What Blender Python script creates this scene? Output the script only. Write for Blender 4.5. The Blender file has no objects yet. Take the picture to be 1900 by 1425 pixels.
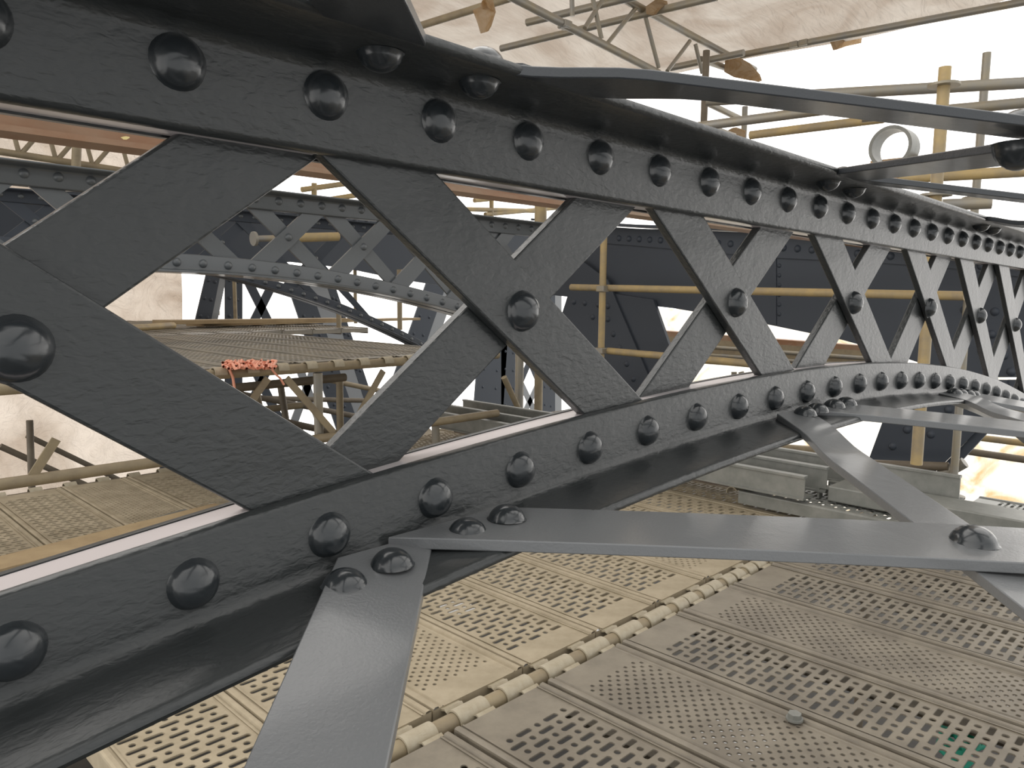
import bpy, bmesh, math, random
import numpy as np
from mathutils import Vector, Matrix
random.seed(7)
S = bpy.context.scene
COL = S.collection

# ------------------------------------------------------------------ camera
FPX, CX, CY = 1430.0, 950.0, 712.5
vA = np.array([2370 - CX, 558 - CY, FPX]); vB = np.array([-500 - CX, 530 - CY, FPX])
ax = vA / np.linalg.norm(vA)
ay = vB - ax * (vB @ ax); ay /= np.linalg.norm(ay)
az = np.cross(ax, ay)
if az[1] > 0: az = -az
RW = np.array([ax, ay, az])            # rows: world axes seen from the camera (x right, y down, z forward)
cam_d = bpy.data.cameras.new('camera'); cam = bpy.data.objects.new('camera', cam_d); COL.objects.link(cam)
cam_d.sensor_width = 36.0; cam_d.lens = FPX / 1900.0 * 36.0
cam_d.clip_start = 0.01; cam_d.clip_end = 200
right = RW[:, 0]; down = RW[:, 1]; fwd = RW[:, 2]
m = Matrix(((right[0], -down[0], -fwd[0], 0), (right[1], -down[1], -fwd[1], 0), (right[2], -down[2], -fwd[2], 0), (0, 0, 0, 1)))
cam.matrix_world = m
S.camera = cam
S.view_settings.view_transform = 'Standard'; S.view_settings.look = 'None'
S.view_settings.exposure = 0.0; S.view_settings.gamma = 1.0; S.view_settings.use_curve_mapping = False

# ------------------------------------------------------------------ daylight: bright overcast sky
W = bpy.data.worlds.new('sky'); S.world = W; W.use_nodes = True
nt = W.node_tree; nt.nodes.clear()
wo = nt.nodes.new('ShaderNodeOutputWorld'); bg = nt.nodes.new('ShaderNodeBackground')
tc = nt.nodes.new('ShaderNodeTexCoord'); sp = nt.nodes.new('ShaderNodeSeparateXYZ')
nt.links.new(tc.outputs['Generated'], sp.inputs[0])
ma = nt.nodes.new('ShaderNodeMath'); ma.operation = 'MULTIPLY_ADD'; ma.inputs[1].default_value = 0.5; ma.inputs[2].default_value = 0.5
mb_ = nt.nodes.new('ShaderNodeMath'); mb_.operation = 'ADD'
hx = nt.nodes.new('ShaderNodeMath'); hx.operation = 'MULTIPLY'; hx.inputs[1].default_value = 0.12
nt.links.new(sp.outputs['X'], hx.inputs[0])
hy = nt.nodes.new('ShaderNodeMath'); hy.operation = 'MULTIPLY_ADD'; hy.inputs[1].default_value = 0.45
nt.links.new(sp.outputs['Y'], hy.inputs[0]); nt.links.new(hx.outputs[0], hy.inputs[2])
nt.links.new(hy.outputs[0], ma.inputs[0])
cr = nt.nodes.new('ShaderNodeValToRGB'); nt.links.new(ma.outputs[0], cr.inputs[0])
cr.color_ramp.elements[0].position = 0.28; cr.color_ramp.elements[0].color = (0.34, 0.345, 0.345, 1)
cr.color_ramp.elements[1].position = 0.62; cr.color_ramp.elements[1].color = (1, 0.968, 0.925, 1)
nt.links.new(cr.outputs[0], bg.inputs[0]); bg.inputs[1].default_value = 2.6
nt.links.new(bg.outputs[0], wo.inputs[0])

# ------------------------------------------------------------------ helpers
def at(x, y, Y=None, X=None, Z=None):
    d = RW @ np.array([x - CX, y - CY, FPX])
    k = Y / d[1] if Y is not None else (X / d[0] if X is not None else Z / d[2])
    return Vector(d * k)

def tag(o, label=None, cat=None, group=None, kind=None):
    if label: o['label'] = label
    if cat: o['category'] = cat
    if group: o['group'] = group
    if kind: o['kind'] = kind
    return o

def empty(name, loc, label, cat, group=None, kind=None):
    o = bpy.data.objects.new(name, None); COL.objects.link(o); o.location = loc; o.empty_display_size = .05
    return tag(o, label, cat, group, kind)

class MB:
    def __init__(s): s.v = []; s.f = []
    def add(s, vs, fs):
        b = len(s.v); s.v += [tuple(v) for v in vs]; s.f += [tuple(b + i for i in f) for f in fs]; return s
    def box(s, a, b):
        x0, y0, z0 = a; x1, y1, z1 = b
        return s.add([(x0,y0,z0),(x1,y0,z0),(x1,y1,z0),(x0,y1,z0),(x0,y0,z1),(x1,y0,z1),(x1,y1,z1),(x0,y1,z1)],
                     [(0,3,2,1),(4,5,6,7),(0,1,5,4),(1,2,6,5),(2,3,7,6),(3,0,4,7)])
    def prism(s, pts, off):
        n = len(pts); P = [Vector(p) for p in pts]; o = Vector(off)
        return s.add(P + [p + o for p in P], [tuple(range(n))[::-1], tuple(range(n, 2*n))] + [(i, (i+1) % n, (i+1) % n + n, i + n) for i in range(n)])
    def tube(s, a, b, r, n=14, cap=True):
        a = Vector(a); b = Vector(b); d = (b - a).normalized()
        u = d.cross(Vector((0,0,1)));
        if u.length < .05: u = d.cross(Vector((1,0,0)))
        u.normalize(); w = d.cross(u)
        vs = []
        for p in (a, b):
            for i in range(n):
                t = 2*math.pi*i/n; vs.append(p + u*(r*math.cos(t)) + w*(r*math.sin(t)))
        fs = [(i, (i+1) % n, (i+1) % n + n, i + n) for i in range(n)]
        if cap: fs += [tuple(range(n))[::-1], tuple(range(n, 2*n))]
        return s.add(vs, fs)
    def pipe(s, pts, r, n=8):
        P = [Vector(p) for p in pts]; vs = []; u = None
        for k, p in enumerate(P):
            d = (P[min(k+1, len(P)-1)] - P[max(k-1, 0)]).normalized()
            if u is None:
                u = d.cross(Vector((0,0,1)))
                if u.length < .05: u = d.cross(Vector((1,0,0)))
            u = (u - d*u.dot(d)).normalized(); w = d.cross(u)
            for i in range(n):
                t = 2*math.pi*i/n; vs.append(p + u*(r*math.cos(t)) + w*(r*math.sin(t)))
        fs = [(k*n+i, k*n+(i+1) % n, (k+1)*n+(i+1) % n, (k+1)*n+i) for k in range(len(P)-1) for i in range(n)]
        fs += [tuple(range(n))[::-1], tuple(range((len(P)-1)*n, len(P)*n))]
        return s.add(vs, fs)
    def sweep(s, secs, closed=True):
        n = len(secs[0]); vs = [p for sec in secs for p in sec]
        m_ = n if closed else n-1
        fs = [(k*n+i, k*n+(i+1) % n, (k+1)*n+(i+1) % n, (k+1)*n+i) for k in range(len(secs)-1) for i in range(m_)]
        if closed: fs += [tuple(range(n))[::-1], tuple(range((len(secs)-1)*n, len(secs)*n))]
        return s.add(vs, fs)
    def mesh(s, name):
        me = bpy.data.meshes.new(name); me.from_pydata(s.v, [], s.f); 
        bm = bmesh.new(); bm.from_mesh(me); bmesh.ops.recalc_face_normals(bm, faces=bm.faces); bm.to_mesh(me); bm.free()
        return me
    def build(s, name, mat, parent=None, smooth=None, bevel=0, loc=None):
        me = s.mesh(name)
        return place(name, me, mat, parent, smooth, bevel, loc)

def place(name, me, mat, parent=None, smooth=None, bevel=0, loc=None):
    if mat and not me.materials: me.materials.append(mat)
    o = bpy.data.objects.new(name, me); COL.objects.link(o)
    if smooth is not None:
        me.polygons.foreach_set('use_smooth', [True]*len(me.polygons))
        try: me.set_sharp_from_angle(angle=math.radians(smooth))
        except Exception: pass
    if bevel:
        b = o.modifiers.new('bevel', 'BEVEL'); b.width = bevel; b.segments = 2; b.limit_method = 'ANGLE'
    if loc is not None: o.location = loc
    if parent:
        o.parent = parent
        if loc is None: o.matrix_parent_inverse = Matrix.Translation(-Vector(parent.location))
        else:
            o.location = Vector(loc) - Vector(parent.location)
    return o

def inst(name, me, parent, loc, rot=None, scale=None):
    o = bpy.data.objects.new(name, me); COL.objects.link(o); o.parent = parent
    o.location = Vector(loc) - Vector(parent.location)
    if rot is not None: o.rotation_euler = rot
    if scale: o.scale = scale
    return o

# ------------------------------------------------------------------ materials
KD = .85
def mat(name, col, rough=.5, metal=0., bump=None, var=None, spec=.5, coat=0., col2=None, vscale=6., extra=None):
    if 'paint' in name: coat = 0. if 'blue' in name else (.18 if 'gloss' in name else .35)
    else:
        col = tuple(c*KD for c in col)
        if col2: col2 = tuple(c*KD for c in col2)
    M = bpy.data.materials.new(name); M.use_nodes = True
    n = M.node_tree; P = n.nodes['Principled BSDF']
    P.inputs['Base Color'].default_value = (*col, 1); P.inputs['Roughness'].default_value = rough; P.inputs['Metallic'].default_value = metal
    P.inputs['Specular IOR Level'].default_value = spec; P.inputs['Coat Weight'].default_value = coat; P.inputs['Coat Roughness'].default_value = .12
    t = n.nodes.new('ShaderNodeTexCoord')
    if col2 is not None:
        nz = n.nodes.new('ShaderNodeTexNoise'); nz.inputs['Scale'].default_value = vscale; nz.inputs['Detail'].default_value = 7; nz.inputs['Roughness'].default_value = .65
        r = n.nodes.new('ShaderNodeValToRGB'); r.color_ramp.elements[0].position = .38; r.color_ramp.elements[1].position = .64
        r.color_ramp.elements[0].color = (*col, 1); r.color_ramp.elements[1].color = (*col2, 1)
        n.links.new(t.outputs['Object'], nz.inputs['Vector']); n.links.new(nz.outputs['Fac'], r.inputs[0]); n.links.new(r.outputs[0], P.inputs['Base Color'])
    if bump:
        prev = None
        for (sc, dist, stretch, det) in bump:
            mp = n.nodes.new('ShaderNodeMapping'); mp.inputs['Scale'].default_value = stretch
            nz = n.nodes.new('ShaderNodeTexNoise'); nz.inputs['Scale'].default_value = sc; nz.inputs['Detail'].default_value = det; nz.inputs['Distortion'].default_value = .4
            b = n.nodes.new('ShaderNodeBump'); b.inputs['Strength'].default_value = 1.0; b.inputs['Distance'].default_value = dist
            n.links.new(t.outputs['Object'], mp.inputs[0]); n.links.new(mp.outputs[0], nz.inputs['Vector']); n.links.new(nz.outputs['Fac'], b.inputs['Height'])
            if prev: n.links.new(prev.outputs[0], b.inputs['Normal'])
            prev = b
        n.links.new(prev.outputs[0], P.inputs['Normal'])
    return M

ONE = (1, 1, 1)
M_near = mat('gloss_dark_paint', (.027, .030, .0305), .38, bump=[(34, .0011, (1, 1, 1), 2), (170, .0009, (.6, 1, 1.3), 2)], spec=.5)
M_brace = mat('glare_lit_satin_paint', (.145, .150, .154), .33, bump=[(30, .0008, ONE, 2), (420, .0002, ONE, 1)], spec=.55)  # the girder's dark paint, with overhead glare lifted into its base colour
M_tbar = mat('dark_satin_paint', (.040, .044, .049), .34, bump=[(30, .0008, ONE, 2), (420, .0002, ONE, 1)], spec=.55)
M_rivet = mat('rivet_paint', (.022, .026, .029), .24, bump=[(90, .0012, ONE, 1)], spec=.6)
M_far = mat('grey_paint_far', (.085, .093, .098), .38, bump=[(60, .0006, ONE, 2)], spec=.5)
M_blue = mat('blue_grey_paint', (.048, .056, .070), .5, bump=[(8, .001, ONE, 2)], spec=.3)
M_light = mat('pale_grey_paint', (.20, .21, .22), .4)
M_deck = mat('dusty_deck_steel', (.36, .30, .205), .62, col2=(.47, .395, .28), vscale=9, bump=[(40, .0006, ONE, 4)], spec=.35)
M_deckg = mat('worn_deck_steel', (.20, .172, .132), .5, col2=(.285, .248, .19), vscale=7, bump=[(40, .0006, ONE, 4)], spec=.5)
M_deckd = mat('dull_deck_steel', (.20, .185, .155), .5, col2=(.33, .285, .215), vscale=3, bump=[(40, .0006, ONE, 4)], spec=.5)
M_claw = mat('dusty_claw_steel', (.40, .34, .235), .45, col2=(.50, .44, .33), vscale=18, bump=[(60, .0006, ONE, 3)], spec=.5)
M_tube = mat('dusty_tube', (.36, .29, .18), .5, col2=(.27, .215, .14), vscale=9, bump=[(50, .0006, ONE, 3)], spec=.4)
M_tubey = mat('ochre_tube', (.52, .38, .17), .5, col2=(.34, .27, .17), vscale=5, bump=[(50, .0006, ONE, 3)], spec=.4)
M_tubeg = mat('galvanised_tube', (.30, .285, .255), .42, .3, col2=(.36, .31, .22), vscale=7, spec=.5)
M_tubed = mat('shaded_tube_rust', (.14, .11, .075), .6, col2=(.19, .155, .11), vscale=7)  # darker copy of the tube browns, shade put into the colour
M_galv = mat('galvanised_steel', (.22, .225, .205), .45, .2, col2=(.29, .29, .265), vscale=12, spec=.5)
M_rust = mat('rusty_steel', (.30, .145, .07), .6, col2=(.36, .25, .165), vscale=3, bump=[(80, .0006, ONE, 4)])
M_brown = mat('brown_grey_steel', (.22, .165, .125), .5, col2=(.28, .23, .19), vscale=4)
M_wood = mat('timber', (.46, .34, .19), .7, col2=(.34, .24, .13), vscale=4, bump=[(20, .001, (1, 12, 12), 3)])
M_rope = mat('orange_rope', (.95, .42, .28), .6)
M_ground = mat('dark_ground', (.012, .010, .008), .8, col2=(.035, .03, .022), vscale=2)
M_green = mat('green_net', (.03, .42, .28), .6)
M_pinkw = mat('sky_sheen_packing', (.66, .60, .60), .25, spec=.6)  # pale base colour carries the sky reflection along the strip tops
M_flake = mat('yellow_paint_flake', (.75, .60, .25), .5)
M_red = mat('red_white_tape', (.62, .20, .13), .5, col2=(.75, .5, .4), vscale=40)
M_gap = mat('bright_gap_white', (.8, .8, .8), .35)

def sheet_mat(name, c1, c2, tr=.75, scale=1.4, bdist=.03, rp=(.35, .62)):
    M = bpy.data.materials.new(name); M.use_nodes = True; n = M.node_tree; n.nodes.clear()
    o = n.nodes.new('ShaderNodeOutputMaterial'); mix = n.nodes.new('ShaderNodeMixShader'); d = n.nodes.new('ShaderNodeBsdfDiffuse'); t = n.nodes.new('ShaderNodeBsdfTranslucent')
    tc = n.nodes.new('ShaderNodeTexCoord'); nz = n.nodes.new('ShaderNodeTexNoise'); nz.inputs['Scale'].default_value = scale; nz.inputs['Detail'].default_value = 8; nz.inputs['Distortion'].default_value = 1.2
    r = n.nodes.new('ShaderNodeValToRGB'); r.color_ramp.elements[0].position = rp[0]; r.color_ramp.elements[1].position = rp[1]
    r.color_ramp.elements[0].color = (*c1, 1); r.color_ramp.elements[1].color = (*c2, 1)
    n.links.new(tc.outputs['Object'], nz.inputs['Vector']); n.links.new(nz.outputs['Fac'], r.inputs[0])
    n.links.new(r.outputs[0], d.inputs[0]); n.links.new(r.outputs[0], t.inputs[0])
    mp = n.nodes.new('ShaderNodeMapping'); mp.inputs['Scale'].default_value = (1, 3.2, 1)
    n2 = n.nodes.new('ShaderNodeTexNoise'); n2.inputs['Scale'].default_value = 3; n2.inputs['Detail'].default_value = 5; n2.inputs['Distortion'].default_value = 2.
    b = n.nodes.new('ShaderNodeBump'); b.inputs['Distance'].default_value = bdist
    n.links.new(tc.outputs['Object'], mp.inputs[0]); n.links.new(mp.outputs[0], n2.inputs['Vector']); n.links.new(n2.outputs['Fac'], b.inputs['Height'])
    n.links.new(b.outputs[0], d.inputs['Normal']); n.links.new(b.outputs[0], t.inputs['Normal'])
    mix.inputs[0].default_value = tr; n.links.new(d.outputs[0], mix.inputs[1]); n.links.new(t.outputs[0], mix.inputs[2]); n.links.new(mix.outputs[0], o.inputs[0])
    return M
M_roof = sheet_mat('roof_sheeting', (.31, .26, .215), (.43, .39, .345))
M_wall = sheet_mat('wall_sheeting', (.27, .22, .175), (.46, .41, .36), scale=.8, bdist=.12)
M_wallw = sheet_mat('bright_sheeting', (.80, .76, .68), (.50, .36, .20), scale=.6, bdist=.02, tr=.9, rp=(.52, .66))
M_bag = sheet_mat('torn_plastic', (.50, .37, .23), (.60, .50, .38), scale=12)

# ------------------------------------------------------------------ shell: sheeting and ground under the decks
def grid(name, o, u, v, nu, nv, mat_, amp=0, seed=0, nrm=(0, 0, 1)):
    o, u, v, N = Vector(o), Vector(u), Vector(v), Vector(nrm); rnd = random.Random(seed)
    ph = [(rnd.uniform(2, 9), rnd.uniform(2, 9), rnd.uniform(0, 6)) for _ in range(5)]
    b = MB(); vs = []
    for i in range(nu+1):
        for j in range(nv+1):
            s_, t_ = i/nu, j/nv
            h = sum(math.sin(a*s_*3 + c*t_*3 + p) for a, c, p in ph) * amp / 3
            vs.append(o + u*s_ + v*t_ + N*h)
    b.add(vs, [(i*(nv+1)+j, (i+1)*(nv+1)+j, (i+1)*(nv+1)+j+1, i*(nv+1)+j+1) for i in range(nu) for j in range(nv)])
    return tag(b.build(name, mat_, smooth=180), kind='structure')
grid('ceiling', (2.3, .6, 2.281), (3.9, 0, -.30), (0, 10.6, 0), 24, 60, M_roof, .035, 3)  # sheeting left open overhead, shaped so the sky brightens the bar edges
grid('ceiling', (-6, 4.8, 2.92), (8.3, 0, -.64), (0, 6.4, 0), 40, 30, M_roof, .035, 6)
grid('wall_back', (-6, 11.2, -3.4), (10.6, 0, 0), (0, 0, 6.0), 50, 30, M_wall, .12, 5, (0, 1, 0))
a = at(1180, 565, X=24); b_ = at(1900, 975, X=24)
grid('wall_right', (24, a.y, -.5), (0, -(a.y - b_.y) - 3, 0), (0, 0, -6.5), 40, 20, M_wallw, .12, 8, (1, 0, 0))
tag(MB().box((-5, -5, -3.3), (11, 11.2, -3.2)).build('floor', M_ground), kind='structure')

# ------------------------------------------------------------------ rivets
def rivet_mesh(r=.0172, h=.0125, seg=24, rings=7):
    b = MB(); vs = [(0, 0, h)]; rnd = random.Random(3)
    for k in range(1, rings+1):
        t = k/rings*math.radians(80)
        rr = r*math.sin(t)/math.sin(math.radians(80)); z = h*(math.cos(t)-math.cos(math.radians(80)))/(1-math.cos(math.radians(80)))
        for i in range(seg):
            p = 2*math.pi*i/seg; w = 1+.012*math.sin(2*p+1)+.008*math.sin(5*p)
            vs.append((rr*w*math.cos(p), rr*w*math.sin(p), z))
    for i in range(seg):
        p = 2*math.pi*i/seg; vs.append((r*1.08*math.cos(p), r*1.08*math.sin(p), -.0012))
    fs = [(0, 1+i, 1+(i+1) % seg) for i in range(seg)]
    for k in range(rings): fs += [(1+k*seg+i, 1+(k+1)*seg+i, 1+(k+1)*seg+(i+1) % seg, 1+k*seg+(i+1) % seg) for i in range(seg)]
    b.add(vs, fs); me = b.mesh('rivet'); me.polygons.foreach_set('use_smooth', [True]*len(me.polygons)); me.materials.append(M_rivet); return me
ME_RIV = rivet_mesh()
ME_RIVF = rivet_mesh(seg=12, rings=4); ME_RIVF.materials[0] = M_far
ME_RIVB = rivet_mesh(.024, .017, 12, 4); ME_RIVB.materials[0] = M_blue
FRONT = (math.pi/2, 0, 0)     # dome towards -Y
def rv(parent, me, loc, rot=FRONT, sc=None):
    return inst('rivet', me, parent, loc, (rot[0], rot[1]+random.uniform(-.05, .05), rot[2]), sc)

# ------------------------------------------------------------------ arched lattice ribs
def zb(x): return -.14-(.06 if x < 1.1 else .0755)*(x-1.1)**2
def zt(x): return .1371-.0087*(x-.2)
Y0 = .483
def angle_prof(side, flip):
    # (y, z) outline of one angle; side -1: flange towards the viewer; flip=+1 flange at the bottom
    f, e = (.0295, .033) if flip == 1 else (.0225, .040)      # flange face, leg edge, measured from the rivet line
    L = [(-.070,-f-.0100),(-.0715,-f-.007),(-.070,-f-.0035),(-.066,-f-.002),(-.012,-f),(-.006,-f+.0017),(-.002,-f+.0055),(0,-f+.0115),(0,e-.004),(.0012,e-.0015),(.004,e),(.0095,e),(.0095,-f-.0100)]
    return [(y, z*flip) for y, z in L]
def build_rib(dy, dz, x0, x1, label, group, mats, me_riv, front, rich, xr0):
    mp, mr = mats
    root = empty('lattice_girder', (x0, Y0+dy, dz), label, 'girder', group)
    N = 140 if rich else 60; chords = {}
    xs = [x0+(x1-x0)*i/N for i in range(N+1)]
    for nm, zf, flip in (('top_chord', zt, -1), ('bottom_chord', zb, 1)):
        pr = angle_prof(-1, flip)
        b = MB(); b.sweep([[(x, Y0+dy+y, zf(x)+dz+z) for y, z in pr] for x in xs]); chords[nm] = b.build(nm, mp, root, smooth=50)
        b = MB(); b.sweep([[(x, Y0+dy+.0447-y, zf(x)+dz+z) for y, z in pr] for x in xs]); b.build(nm, mp, root, smooth=50)
        b = MB(); b.sweep([[(x, Y0+dy+y, zf(x)+dz+z) for y, z in ((.0102, -.02*flip), (.0345, -.02*flip), (.0345, (.0322 if flip == 1 else .0385)*flip), (.0102, (.0322 if flip == 1 else .0385)*flip))] for x in xs])
        tag(b.build('packing_strip', M_pinkw if rich else mp, root), 'pale packing strip between the angles')
    # lattice flats
    CR = [(-.296, -.06), (.1105, -.033), (.514, -.0163), (.909, -.0093), (1.2985, -.0101), (1.687, -.0204), (2.065, -.0417), (2.423, -.071), (2.79, -.11), (3.15, -.15)]
    hw = .0525
    ks = [c for c in CR if x0+.2 < c[0] < x1-.15]
    if rich:
        tops = {.514: (.359, .653), .909: (.767, 1.045), 1.2985: (1.177, 1.447), .1105: (-.05, .257), 1.687: (1.575, 1.815)}
        bots = {.514: (.662, .355), .909: (1.058, .762), 1.2985: (1.455, 1.155), .1105: (.263, -.045), 1.687: (1.885, 1.54)}
    else: tops = {}; bots = {}
    for cx, cz in ks:
        for kind, yy, sgn in (('a', .0105, 1), ('b', .0226, -1)) if front == 'a' else (('b', .0105, -1), ('a', .0226, 1)):
            k = 1.33
            ztop = zt(cx)-.02; zbot = zb(cx)+.02
            if cx in tops:
                xt = tops[cx][0 if sgn == 1 else 1]; xb = bots[cx][0 if sgn == 1 else 1]
                zT, zB = .096, -.122 if cx < 1.5 else -.15
                gx = (xb-xt)/(zB-zT); f = lambda z: xt+gx*(z-zT)
            else:
                f = lambda z: cx-sgn*k*.86*(z-cz)
            zc0, zc1 = zt(f(.1))-.022, zb(f(zbot))+.012
            pts = [(f(zc0)-hw, zc0), (f(zc0)+hw, zc0), (f(zc1)+hw, zb(f(zc1)+hw)+.012), (f(zc1)-hw, zb(f(zc1)-hw)+.012)]
            b = MB(); b.prism([(x, Y0+dy+yy, z+dz) for x, z in pts], (0, .0115, 0))
            fl = b.build('lattice_flat', mp, root, bevel=.0018 if rich else 0)
            if yy < .011: ff = fl
        rv(ff, me_riv, (cx, Y0+dy+.0105, cz+dz), sc=(1.12, 1.12, 1.15) if rich else None)
    x = .2014 if rich else .2114
    k = math.ceil((xr0-x)/.102)
    while x+k*.102 < x1-.03:
        X_ = x+k*.102; rv(chords['top_chord'], me_riv, (X_, Y0+dy, zt(X_)+dz-.001)); 
        X_ = (.0971+k*.1012); rv(chords['bottom_chord'], me_riv, (X_, Y0+dy, zb(X_)+dz)); k += 1
    root_top[root.name] = chords['top_chord']
    return root
root_top = {}
near = build_rib(0, 0, -.35, 3.2, 'large dark gloss-painted riveted lattice girder crossing the whole foreground', None, (M_near, M_rivet), ME_RIV, 'a', True, -.1)
# rivets through the flanges, under the top bracing and on the hidden side
DOWN = (math.pi, 0, 0)
for X_ in (.322, .413, 1.055, 1.145, 1.815, 1.905, 2.6):
    rv(root_top[near.name], ME_RIV, (X_, Y0-.038, zt(X_)+.0225), DOWN, (.9, .9, .9))
rib2 = build_rib(2.5, .246, -.3, 3.6, 'mid-grey lattice girder behind the near one at left, above the raised deck', None, (M_far, M_rivet), ME_RIVF, 'b', False, .3)
rib3 = build_rib(4.7, .40, -.3, 4.4, 'farthest lattice girder, glimpsed through the flats of the second one', None, (M_blue, M_rivet), ME_RIVF, 'a', False, .8)

# ------------------------------------------------------------------ flat bracing bars of the near bay
TB, TT = .11, .14
def zS(x, y, top): return (zt(x)+.0345-TT*(Y0-y)) if top else (zb(x)-.0295-TB*(Y0-y))
def brace(cx, sgn, w, top, label, y_end, level=0, bend=0):
    th = .0080 if top else .0095
    d = Vector((sgn*.7071, -.7071, 0)); hwX = w/2/.7071
    y0 = .4765 if not top else .482
    root_loc = (cx, .45, zS(cx, .45, top))
    root = empty('bracing_bar', root_loc, label, 'bracing bar', 'flat bars bracing the near girder'+(' at the top' if top else ' at the bottom'))
    b = MB(); secs = []; n = 40
    for i in range(n+1):
        y = y0+(y_end-y0)*i/n; X_ = cx+sgn*(.45-y)
        q_ = min(1, max(0, (.415-y)/.07)); lift = level*th*q_*q_*(3-2*q_)
        lift = -lift if (not top) else lift
        sec = []
        for e in (-1, 1):
            xx = X_+e*hwX
            sec.append((xx, y, zS(X_, y, top)+lift+bend))
        secs.append([sec[0], sec[1], (sec[1][0], sec[1][1], sec[1][2]+th), (sec[0][0], sec[0][1], sec[0][2]+th)])
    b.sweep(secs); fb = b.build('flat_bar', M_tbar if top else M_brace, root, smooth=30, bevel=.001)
    return fb, th
Bb = {}
Bb['n1'] = brace(.322, -1, .066, False, 'grey flat bar running down to the bottom edge from the lower chord', -.12)
Bb['n2'] = brace(.436, 1, .088, False, 'wide grey flat bar running level to the right edge of the picture', -.12)
Bb['n3'] = brace(1.020, -1, .060, False, 'grey flat bar slanting down to the domed rivet near the right edge', -.12, level=1)
Bb['n4'] = brace(1.150, 1, .075, False, 'grey flat bar going to the right edge just above the slanting one', -.12)
Bb['n5'] = brace(1.745, -1, .060, False, 'small far flat bar slanting from the lower chord at the right edge', -.12, level=1)
Bb['n6'] = brace(1.875, 1, .070, False, 'smallest far flat bar hugging the lower chord at the right edge', -.12)
Bb['t1'] = brace(.333, -1, .056, True, 'dark flat bar overhead, cut off by the top edge', -.12)
Bb['t2'] = brace(.430, 1, .060, True, 'long dark flat bar from the upper chord towards the upper right edge', -.12, level=1)
Bb['t3'] = brace(1.085, -1, .058, True, 'dark flat bar rising from the upper chord to cross the long one', -.12)
Bb['t4'] = brace(1.060, 1, .052, True, 'thin dark flat bar below the crossing of the upper bars', -.12)
Bb['t5'] = brace(1.795, -1, .056, True, 'far upper flat bar where the top chord leaves the picture', -.12, level=-1)
Bb['t6'] = brace(1.785, 1, .052, True, 'farthest upper flat bar beside the top chord at the right edge', -.12)
def brv(key, x, y, top, up=True, sc=None, dz=0):
    r, th = Bb[key]; z = zS(x, y, top)
    rv(r, ME_RIV, (x, y, z+(th if up else 0)+dz), (0, 0, 0) if up else DOWN, sc or (.92, .92, .9))
for key, pts in (('n1', [(.289, .447), (.331, .449)]), ('n2', [(.408, .451), (.451, .449)]), ('n3', [(1.045, .455), (1.088, .456)]), ('n4', [(1.150, .457), (1.193, .456)]),
                 ('n5', [(1.76, .456), (1.80, .456)]), ('n6', [(1.86, .457), (1.90, .457)])):
    for x, y in pts: brv(key, x, y, False)
brv('n2', .722, .164, False, sc=(1.1, 1.1, 1.1)); brv('n4', 1.435, .165, False)
brv('t1', .322, .44, True); brv('t2', .413, .44, True); brv('t3', 1.09, .44, True); brv('t4', 1.12, .44, True)
brv('t3', .745, .160, True, False, (1.15, 1.15, 1.5)); brv('t2', .745, .160, True, True, (1.1, 1.1, 1.1), .008)
# short dark plates between flange and upper bars
for key, x in (('t2', .455), ('t4', 1.13)):
    r, th = Bb[key]
    P = [(x-.055, .478), (x+.03, .478), (x+.06, .430), (x-.01, .430)]
    b = MB(); b.prism([(px, py, zt(px)+.0328) for px, py in P], (0, 0, .0085)); pk = b.build('short_dark_plate', M_tbar, r.parent)

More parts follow.
